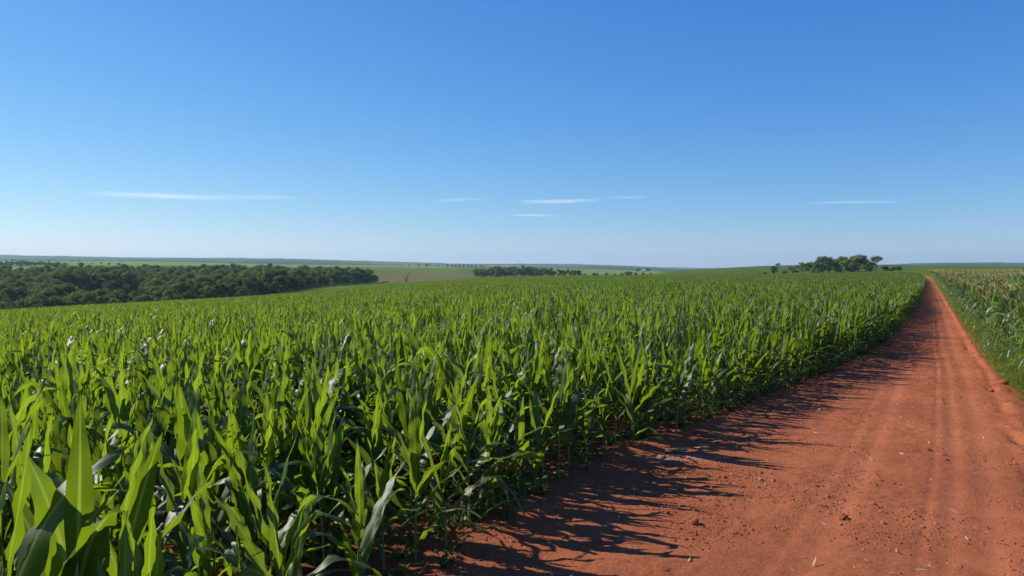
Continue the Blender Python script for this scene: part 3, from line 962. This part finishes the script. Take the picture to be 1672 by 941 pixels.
def lump(rng, name, mat, sub=2, flat=.65, rough=.35):
    import bmesh
    bm = bmesh.new(); bmesh.ops.create_icosphere(bm, subdivisions=sub, radius=1)
    s = rng.uniform(0, 100)
    for v in bm.verts:
        c = np.array(v.co)
        k = 1 + rough * 2 * (fbm(np.array([c[0] * 1.6 + s]), np.array([c[1] * 1.6 + c[2] * 2.1]), 3, 3)[0])
        v.co = (c[0] * k * rng.uniform(.95, 1.05), c[1] * k, c[2] * k * flat)
    me = bpy.data.meshes.new(name); bm.to_mesh(me); bm.free()
    me.materials.append(mat)
    return me


def road_z(x, y):
    X, Y, Z = ROAD
    j = int(np.argmin(np.abs(Y[:, 0] - y))); i = int(np.argmin(np.abs(X[j] - x)))
    return float(Z[j, i])


clods = [bpy.data.objects.new('clod', lump(GR, 'clod', M['clod'], 1)) for _ in range(4)] + [bpy.data.objects.new('clod', lump(GR, 'clod', M['stone'], 1))]
n = 42000
y = np.exp(RNG.uniform(math.log(3.5), math.log(26), n))
q = RNG.uniform(-.12, 1.12, n)
x = edge_left(y) + q * (edge_right(y) - edge_left(y))
dens = fbm(x / .8, y / .8, 23, 3) * 5 + .25 + .5 * (q < .12) + .5 * (q > .96)
k = RNG.random(n) < dens
x, y = x[k], y[k]; n = len(x)
cz = np.array([road_z(a, b) for a, b in zip(x, y)])
sz = .004 + .013 * RNG.random(n) ** 3 + .018 * (RNG.random(n) > .99)
pick = np.where(RNG.random(n) < .02, 4, RNG.integers(0, 4, n))
scatter('soil_crumbs', np.stack([x, y, cz], -1), RNG.uniform(0, 6.28, (n, 3)), sz, pick, clods, 'loose red soil crumbs and grit on the road', 'gravel')
bits = []
for _ in range(5):
    V, F, UV = leaf_mesh(GR, 1.0, .16, 1.45, 1.7, 0, (0, 0, .02), 6, 2, .8, 1.5)
    bits.append(bpy.data.objects.new('bit', new_mesh('bit', V, F, [M['dry_leaf']], UV)))
n = 1500
y = np.exp(RNG.uniform(math.log(3.5), math.log(30), n)); q = np.where(RNG.random(n) < .35, RNG.normal(0, .05, n), RNG.uniform(0, 1.1, n))
x = edge_left(y) + q * (edge_right(y) - edge_left(y))
k = RNG.random(n) < fbm(x / .9, y / .9, 29, 3) * 2 + .4
x, y = x[k], y[k]; n = len(x)
cz = np.array([road_z(a, b) for a, b in zip(x, y)])
scatter('dry_litter', np.stack([x, y, cz + .003], -1), np.stack([RNG.normal(0, .2, n), RNG.normal(0, .2, n), RNG.uniform(0, 6.28, n)], -1), RNG.uniform(.03, .10, n), RNG.integers(0, 5, n), bits, 'dry leaf shreds littering the road', 'litter')

# single things lying on the road
def lay_clod(px, py, s, label, mat='clod', nm='soil_clod'):
    x, y = ground_at(px, py)
    o = link(nm, lump(GR, nm, M[mat], 3, .7, .4), None, (x, y, road_z(x, y) + s * .35))
    o.scale = (s, s, s); o.rotation_euler = (0, 0, GR.uniform(0, 6))
    tag(o, label, 'clod', 'loose soil clods on the road')
lay_clod(1376, 853, .045, 'largest red soil clod lying in the open middle of the road')
lay_clod(1134, 864, .04, 'dark red soil clod beside the tips of the maize shadows')
lay_clod(1425, 832, .03, 'small red soil clod just behind the largest clod on the road')
lay_clod(1640, 633, .08, 'dark soil clod at the edge of the grass verge right of the road')
lay_clod(1618, 641, .05, 'small clod on the loose soil between road and grass verge')
x, y = ground_at(1118, 746)
V, F, UV = leaf_mesh(np.random.default_rng(3), .62, .10, 1.50, 1.62, .18, (0, 0, .02), 14, 4, .5, .9)
t = link('dry_leaf', new_mesh('dry_leaf', V, F, [M['dry_leaf']], UV), None, (x - .25, y, road_z(x, y) + .015))
tag(t, 'pale dry maize leaf lying flat at the road edge on a patch of pale dust', 'leaf')
V, F = tube([(0, 0, .02), (.25, -.03, .03), (.5, -.09, .02)], [.006, .007, .004], 6)
t = link('stick', new_mesh('stick', V, F, [M['stick']]), None, (x - .12, y - .09, road_z(x, y) + .01))
tag(t, 'thin dark stick lying beside the pale dry leaf at the road edge', 'stick')


# ------------------------------------------------------------------ trees
def tree_meshes(rng, h, spread, trunk_frac=.06, lobes=13, leaves=150, leaf=.36, flat=.7, umbrella=False):
    mb = MB()
    L = []
    cz = h * (.52 if not umbrella else .68)
    for i in range(lobes):
        a = rng.uniform(0, 6.28); rr = spread * math.sqrt(rng.uniform(.02, 1)) * .72
        up = rng.uniform(-1, 1) if not umbrella else rng.uniform(-.15, 1)
        z = cz + (h - cz) * .72 * up * (1 - .45 * (rr / spread) ** 2) if up > 0 else cz + (cz - h * trunk_frac) * up * .75
        s = spread * rng.uniform(.34, .52) * (1 - .25 * rr / spread)
        L.append((np.array([math.cos(a) * rr, math.sin(a) * rr, z]), s))
    import bmesh
    bm = bmesh.new(); bmesh.ops.create_icosphere(bm, subdivisions=1, radius=1)
    iv = [np.array(v.co) for v in bm.verts]; ifc = [tuple(v.index for v in f.verts) for f in bm.faces]; bm.free()
    for c, s in L:
        mb.add([c + v * s * .74 * np.array([1, 1, flat]) * rng.uniform(.85, 1.1) for v in iv], ifc)
        for _ in range(leaves):
            d = rng.normal(0, 1, 3); d /= np.linalg.norm(d)
            if d[2] < -.3 and rng.random() < .6: d[2] = -d[2]
            p = c + d * s * np.array([1, 1, flat]) * rng.uniform(.72, 1.12)
            n = d + rng.normal(0, .24, 3); n /= np.linalg.norm(n)
            a = np.cross(n, rng.normal(0, 1, 3)); a /= np.linalg.norm(a); b = np.cross(n, a)
            q = leaf * rng.uniform(.55, 1.25)
            mb.add([p - a * q, p - b * q * .6 + n * q * .15, p + a * q, p + b * q * .6 - n * q * .1], [(0, 1, 2, 3)])
    crown = mb.mesh('crown', [M['crown']], False)
    tb = MB()
    r0 = h * .024
    path = [(0, 0, -.4), (rng.normal(0, .1), rng.normal(0, .1), h * .2), (rng.normal(0, .25), rng.normal(0, .25), h * .5), (rng.normal(0, .3), rng.normal(0, .3), h * .72)]
    tb.add(*tube(path, [r0 * 1.5, r0, r0 * .75, r0 * .3], 8))
    for c, s in L[:8]:
        st = np.array(path[1]) * .4 + np.array(path[2]) * .6
        tb.add(*tube([st, (st + c) / 2 + rng.normal(0, .2, 3), c], [r0 * .5, r0 * .35, r0 * .12], 5))
    return tb.mesh('trunk', [M['bark']]), crown


TR = np.random.default_rng(33)
KINDS = [tree_meshes(TR, 11, 5.6), tree_meshes(TR, 12, 6.2, lobes=16), tree_meshes(TR, 10, 6.4, flat=.62), tree_meshes(TR, 12.5, 5.0, lobes=12), tree_meshes(TR, 9.5, 5.2, lobes=10)]
UMB = [tree_meshes(TR, 14, 6.0, .40, 15, 85, .40, .6, True), tree_meshes(TR, 14, 8.0, .08, 24, 150, .40), tree_meshes(TR, 13, 7.4, .05, 22, 150, .40, .8)]
BUSH = [tree_meshes(TR, 5, 4.2, .02, 12, 70, .4, .75), tree_meshes(TR, 4, 4.6, .02, 12, 70, .4, .7)]


def plant_tree(px, Y, kind, sc, label, group, name='tree', cat='tree', X=None, rz=None):
    X = col_t(px) * Y if X is None else X
    t = bpy.data.objects.new(name, None); COL.objects.link(t)
    t.location = (X, Y, float(zg(X, Y))); t.rotation_euler = (0, 0, TR.uniform(0, 6.28) if rz is None else rz)
    t.scale = (sc, sc, sc * TR.uniform(.92, 1.08))
    tag(t, label, cat, group)
    for nm, me in zip(('trunk', 'crown'), kind):
        o = bpy.data.objects.new(nm, me); COL.objects.link(o); o.parent = t
    return t


def wood_points(front, back, x0, x1, step, seed):
    rg = np.random.default_rng(seed); out = []
    Y = 180.0
    while Y < 1150:
        px = x0 + rg.uniform(0, 10)
        while px < x1:
            p2 = px + rg.normal(0, 3); y2 = Y + rg.normal(0, step * .25)
            f = np.interp(p2, *front); b = np.interp(p2, *back)
            if f <= y2 <= b: out.append((p2, y2))
            px += step / Y * FPX * rg.uniform(.85, 1.15)
        Y += step * .9
    return np.array(out)


W1 = wood_points(([-220, 0, 250, 400, 450, 540, 612], [215, 228, 285, 345, 375, 520, 690]), ([-220, 0, 250, 400, 450, 540, 616], [640, 640, 660, 690, 710, 730, 745]), -160, 616, 11.2, 4)
clear = (W1[:, 0] > 105) & (W1[:, 0] < 235) & (W1[:, 1] > 330) & (W1[:, 1] < 455)
W1 = W1[~clear]
W1 = W1[np.argsort(W1[:, 1])]
tall_wall = lambda p, y: 1.35 if (95 < p < 245 and 455 <= y < 500) else 1.0
infr = W1[:, 0] > -12
frontY = np.interp(W1[:, 0], [-220, 0, 250, 400, 450, 540, 612], [215, 228, 285, 345, 375, 520, 690])
edge_t = (W1[:, 1] - frontY < 16)
sel = np.zeros(len(W1), bool)
sel[np.where(infr)[0][:150]] = True
sel |= infr & (W1[:, 0] > 400) & edge_t
for (p, y), e in zip(W1[sel], edge_t[sel]):
    low = e and TR.random() < .5
    plant_tree(p, y, KINDS[int(TR.integers(5))], TR.uniform(.55, .8) if low else TR.uniform(.72, 1.3) * tall_wall(p, y),
               'dark green tree on the near edge of the valley wood, just beyond the maize' if e else 'dark green round-crowned tree within the dense valley wood on the left',
               'trees on the near edge of the valley wood' if e else 'trees within the valley wood', 'forest_tree')
rest_t = W1[~sel]
whole = []
for trunk, crown in KINDS:
    mb = MB()
    for me in (trunk, crown):
        mb.add([tuple(v.co) for v in me.vertices], [tuple(pp.vertices) for pp in me.polygons], None, 1 if me is trunk else 0)
    whole.append(bpy.data.objects.new('wood_tree', mb.mesh('wood_tree', [M['crown'], M['bark']], False)))
X, Y = col_t(rest_t[:, 0]) * rest_t[:, 1], rest_t[:, 1]
n = len(X)
scatter('forest', np.stack([X, Y, zg(X, Y)], -1), np.stack([0 * X, 0 * X, RNG.uniform(0, 6.28, n)], -1), RNG.uniform(.72, 1.3, n) * np.array([tall_wall(*q) for q in rest_t]), RNG.integers(0, 5, n), whole,
        'deeper mass of the dark valley wood on the left', 'forest')

# wood in the middle distance, its hedge tail, copse on the right, far trees
for p in np.arange(778, 945, 5.2):
    for kk in range(2 if p < 900 else 1):
        y = 985 + 45 * kk + TR.uniform(-12, 12)
        s = np.interp(p, [775, 800, 850, 900, 945], [.95, 1.1, 1.2, 1.0, .75]) * TR.uniform(.8, 1.12) * (1.0 + .12 * kk)
        plant_tree(p + TR.uniform(-2, 2), y, KINDS[int(TR.integers(5))], s, 'dark tree of the long narrow wood in the middle distance', 'trees of the middle-distance wood', 'forest_tree')
for p, s in ((955, .5), (972, .7), (990, .5), (1003, .45), (1015, .5), (1027, .85), (1038, .5), (1050, .45), (1062, .35)):
    plant_tree(p, 1010, BUSH[int(TR.integers(2))], s * 1.6, 'low dark bush in the hedge trailing right of the middle-distance wood', 'hedge bushes in the middle distance', 'bush', 'bush')
for p, y, kd, s in ((1335, 606, 0, .95), (1352, 604, 4, 1.0), (1378, 608, 1, .95), (1391, 604, 2, 1.0), (1412, 612, 0, 1.0), (1418, 630, 3, .85)):
    plant_tree(p, y, KINDS[kd], s, 'full crowned tree at the front of the copse near the road', 'trees of the copse near the road', 'copse_tree')
COPSE = [(1264, 600, 0, .62, 'small round tree standing alone at the left end of the roadside copse'),
         (1296, 612, 2, .80, 'rounded tree second from the left end of the roadside copse'),
         (1312, 625, 4, .85, 'low broad tree between the rounded tree and the tall middle of the copse'),
         (1322, 635, 1, .90, 'bushy tree left of the tall middle trees of the copse')]
for p, y, kd, s, lab in COPSE:
    plant_tree(p, y, KINDS[kd], s, lab, 'trees of the copse near the road', 'copse_tree')
for p, y, kd, s in ((1344, 615, 1, .98), (1353, 640, 2, 1.0), (1364, 622, 2, .92), (1374, 640, 1, .92), (1384, 625, 2, .82)):
    plant_tree(p, y, UMB[kd], s, 'large dark crowned tree in the middle of the copse near the road', 'trees of the copse near the road', 'copse_tree')
plant_tree(1402, 620, UMB[1], 1.12, 'tallest broad crowned tree of the copse near the road', 'trees of the copse near the road', 'copse_tree')
plant_tree(1393, 640, UMB[2], .9, 'large dark tree half hidden behind the tallest tree of the copse', 'trees of the copse near the road', 'copse_tree')
plant_tree(1430, 632, UMB[0], 1.0, 'umbrella shaped tree with a see-through crown at the right of the copse', 'trees of the copse near the road', 'copse_tree')
plant_tree(1427, 640, KINDS[4], .80, 'low dark tree under the umbrella shaped tree of the copse', 'trees of the copse near the road', 'copse_tree')
for p, y, s in ((1281, 600, .62), (1247, 600, .45), (1240, 602, .35), (1338, 605, .9), (1388, 606, .9), (1420, 615, .95), (1446, 630, .9), (1456, 640, .95), (1467, 655, .8), (1250, 608, .45), (1330, 610, .9), (1370, 606, .7)):
    plant_tree(p, y, BUSH[int(TR.integers(2))], s, 'low dark bush at the foot of the copse near the road', 'bushes of the copse', 'bush', 'bush')
plant_tree(1308, 1250, KINDS[2], .66, 'lone little tree on the skyline behind the copse', None, 'skyline_tree')
plant_tree(1270, 1300, BUSH[1], 1.1, 'small bush on the hill crest left of the copse', None, 'bush', 'bush')
for p in np.arange(-4, 112, 5.0):
    plant_tree(p, 1290 + TR.uniform(-25, 25), KINDS[int(TR.integers(5))], np.interp(p, [0, 40, 75, 112], [.8, .95, .75, .5]) * TR.uniform(.8, 1.1) * 1.05,
               'far hazy tree in the tree belt beyond the valley wood', 'trees of the far belt', 'far_tree')
for p, y, s in ((165, 1700, .6), (178, 1500, .75), (194, 1480, .85), (150, 1650, .45), (118, 2300, .9), (130, 2300, .7), (20, 2350, .9), (26, 2400, 1.0), (80, 2350, .8), (92, 2350, .7)):
    plant_tree(p, y, BUSH[int(TR.integers(2))], s * 1.2, 'tiny scattered tree on the far pale green fields', 'scattered trees on the far fields', 'far_tree')
for p, s in ((653, .5), (668, .55), (684, .8), (697, .9), (702, .7), (716, .6), (731, .8), (738, .9), (744, .8), (750, .9), (757, .8), (764, .7), (770, .8), (777, .7), (785, .85), (790, .6)):
    plant_tree(p, 1900 + TR.uniform(-30, 30), KINDS[int(TR.integers(5))], s * .75, 'tiny dark tree on the skyline of the brown field', 'trees on the far ridge', 'far_tree')
for p, y, s in ((1041, 1690, .8), (1046, 1700, .7), (1043, 1710, .8), (1056, 1720, .9), (1060, 1720, .6)):
    plant_tree(p, y, KINDS[int(TR.integers(5))], s, 'tiny dark tree beside the far white shed', 'trees by the far shed', 'far_tree')
# far shed
x, y = spot(1050, 1690)
sh = bpy.data.objects.new('farm_shed', None); COL.objects.link(sh); sh.location = (x, y, float(zg(x, y)))
tag(sh, 'tiny pale shed beside dark trees on the far slope', 'shed')
wv = [(-4, -3, -.5), (4, -3, -.5), (4, 3, -.5), (-4, 3, -.5), (-4, -3, 3), (4, -3, 3), (4, 3, 3), (-4, 3, 3), (-4, 0, 4.4), (4, 0, 4.4)]
link('wall', new_mesh('wall', wv, [(0, 1, 5, 4), (1, 2, 6, 9, 5), (2, 3, 7, 6), (3, 0, 4, 8, 7)], [M['shed_wall']], smooth_shade=False), sh)
rv = [(-4.4, -3.5, 2.85), (4.4, -3.5, 2.85), (4.4, 0, 4.55), (-4.4, 0, 4.55), (4.4, 3.5, 2.85), (-4.4, 3.5, 2.85)]
rv2 = rv + [(a, b, c + .15) for a, b, c in rv]
link('roof', new_mesh('roof', rv2, [(3, 2, 1, 0), (5, 4, 2, 3), (6, 7, 8, 9), (9, 8, 10, 11), (0, 1, 7, 6), (4, 5, 11, 10), (1, 2, 8, 7), (2, 4, 10, 8), (3, 0, 6, 9), (5, 3, 9, 11)], [M['shed_roof']], smooth_shade=False), sh)

# dead tree in the brown field
x, y = spot(663.5, 735)
dt = bpy.data.objects.new('dead_tree', None); COL.objects.link(dt); dt.location = (x, y, float(zg(x, y)))
tag(dt, 'bare brown dead tree with a curved leaning trunk in the brown field', 'tree')
V, F = tube([(0, 0, -.5), (.1, 0, 1.5), (.1, 0, 3.2), (.9, .2, 5.2), (2.4, .3, 7.0), (4.2, .4, 8.2)], [.75, .62, .55, .45, .30, .08], 9)
link('trunk', new_mesh('trunk', V, F, [M['dead_wood']]), dt)
V, F = tube([(-.1, 0, .3), (-1.6, .1, 1.6), (-2.2, .1, 3.0), (-2.6, 0, 5.0)], [.28, .30, .34, .10], 7)
link('branch', new_mesh('branch', V, F, [M['dead_wood']]), dt)
b = link('stump_clump', lump(GR, 'stump_clump', M['bark'], 3, .45, .4), dt, (0, 0, .1)); b.scale = (1.6, 1.2, 1.0)
x, y = spot(630, 720)
b = link('earth_mound', lump(GR, 'earth_mound', M['dead_wood'], 3, .4, .4), None, (x, y, float(zg(x, y)) + .3)); b.scale = (3.4, 2, 1.6)
tag(b, 'low dark mound of earth right of the end of the valley wood', 'mound')


# ------------------------------------------------------------------ cirrus
def cirrus(px0, px1, py, thick_px, dist, seed, dens, label, tilt=0.0):
    w = (px1 - px0) / FPX * dist
    cx = ((px0 + px1) / 2 - CX) / FPX * dist
    cz = EYE + (432 - py) / FPX * dist
    n, m = 24, 12
    V, F = [], []
    dep = thick_px / FPX * dist / .12
    for side in (1, -1):
        for i in range(n + 1):
            for j in range(m + 1):
                u, v = i / n * 2 - 1, j / m * 2 - 1
                V.append((u * w / 2, v * dep / 2, side * thick_px / FPX * dist * .10 * max(0, (1 - u * u)) * max(0, (1 - v * v)) + tilt * w * u * .5 + .02 * w * math.sin(u * 3 + seed) * .2))
    k = (n + 1) * (m + 1)
    for i in range(n):
        for j in range(m):
            a = i * (m + 1) + j
            F.append((a, a + m + 1, a + m + 2, a + 1)); F.append((k + a, k + a + 1, k + a + m + 2, k + a + m + 1))
    o = link('cirrus_cloud', new_mesh('cirrus_cloud', V, F, [cloud_material('cirrus', seed, dens)]), None, (cx, dist, cz))
    tag(o, label, 'cloud', 'thin cirrus streaks')


cirrus(150, 400, 321, 15, 30000, 3.1, 1.0, 'longest and brightest thin white cloud streak, above the valley wood', -.012)
cirrus(380, 490, 323, 12, 30000, 7.7, .4, 'faint cloud wisp trailing right of the longest streak')
cirrus(840, 985, 329, 11, 30000, 5.3, .7, 'thin white cloud streak above the middle of the maize field', .02)
cirrus(828, 915, 352, 7, 30000, 9.9, .8, 'short lowest cloud streak, under the middle one')
cirrus(700, 800, 327, 8, 30000, 1.2, .35, 'very faint cloud wisp left of the middle streak', .03)
cirrus(1310, 1480, 331, 7, 30000, 2.5, .55, 'thin faint cloud streak above the copse near the road', .02)
cirrus(985, 1060, 323, 7, 30000, 4.4, .35, 'very faint cloud wisp right of the middle streak', .02)

# ------------------------------------------------------------------ haze
m, nt, out = material('air')
pv = N(nt, 'ShaderNodeVolumePrincipled')
pv.inputs['Color'].default_value = (.54, .79, .97, 1)
pv.inputs['Density'].default_value = 7e-5
pv.inputs['Anisotropy'].default_value = .2
nt.links.new(pv.outputs[0], out.inputs['Volume'])
s_, zb, zt = 13500.0, -45.0, 150.0
hv = [(-s_, -s_, zb), (s_, -s_, zb), (s_, s_, zb), (-s_, s_, zb), (-s_, -s_, zt), (s_, -s_, zt), (s_, s_, zt), (-s_, s_, zt)]
hz = link('haze', new_mesh('haze', hv, [(0, 3, 2, 1), (4, 5, 6, 7), (0, 1, 5, 4), (1, 2, 6, 5), (2, 3, 7, 6), (3, 0, 4, 7)], [m], smooth_shade=False))
tag(hz, kind='stuff')

# ------------------------------------------------------------------ light, sky, camera
w = bpy.data.worlds.new('World'); scene.world = w; w.use_nodes = True
nt = w.node_tree
bg = nt.nodes.get('Background') or nt.nodes.new('ShaderNodeBackground')
sky = nt.nodes.new('ShaderNodeTexSky'); sky.sky_type = 'NISHITA'; sky.sun_disc = False
sky.sun_elevation = SUN_EL; sky.sun_rotation = SUN_AZ
sky.altitude = 600; sky.air_density = 1.0; sky.dust_density = .15; sky.ozone_density = 3.0
# per-channel tone of the sky, as the camera's colour response
ss_ = nt.nodes.new('ShaderNodeSeparateColor'); sc_ = nt.nodes.new('ShaderNodeCombineColor')
nt.links.new(sky.outputs[0], ss_.inputs[0])
for q, (p_, g_) in enumerate(((1.335, .72), (.944, .705), (.514, .775))):
    unit = math_n(nt, 'MULTIPLY', ss_.outputs[q], .09)
    nt.links.new(math_n(nt, 'MULTIPLY', math_n(nt, 'POWER', unit, p_), g_ / .09), sc_.inputs[q])
nt.links.new(sc_.outputs[0], bg.inputs['Color'])
bg.inputs['Strength'].default_value = .09
sd = bpy.data.lights.new('sun', 'SUN'); sd.energy = 5.0; sd.angle = R(.5); sd.color = (1, .93, .82)
so = bpy.data.objects.new('sun', sd); COL.objects.link(so)
from mathutils import Vector
to_sun = Vector(TO_SUN)
so.rotation_euler = to_sun.to_track_quat('Z', 'Y').to_euler(); so.location = (0, 0, 60)

cd = bpy.data.cameras.new('camera'); cd.sensor_width = 36; cd.lens = 36 * FPX / 1672
cd.clip_start = .05; cd.clip_end = 80000
co = bpy.data.objects.new('camera', cd); COL.objects.link(co)
co.location = (0, 0, EYE); co.rotation_euler = (math.pi / 2 - PITCH, 0, 0)
scene.camera = co
vs = scene.view_settings
vs.view_transform = 'Standard'; vs.look = 'None'; vs.gamma = 1; vs.exposure = .5; vs.use_curve_mapping = False
cy = scene.cycles
cy.max_bounces = 7; cy.diffuse_bounces = 3; cy.glossy_bounces = 2; cy.transmission_bounces = 4; cy.transparent_max_bounces = 12; cy.volume_bounces = 0
cy.use_denoising = True
cy.sample_clamp_indirect = 6
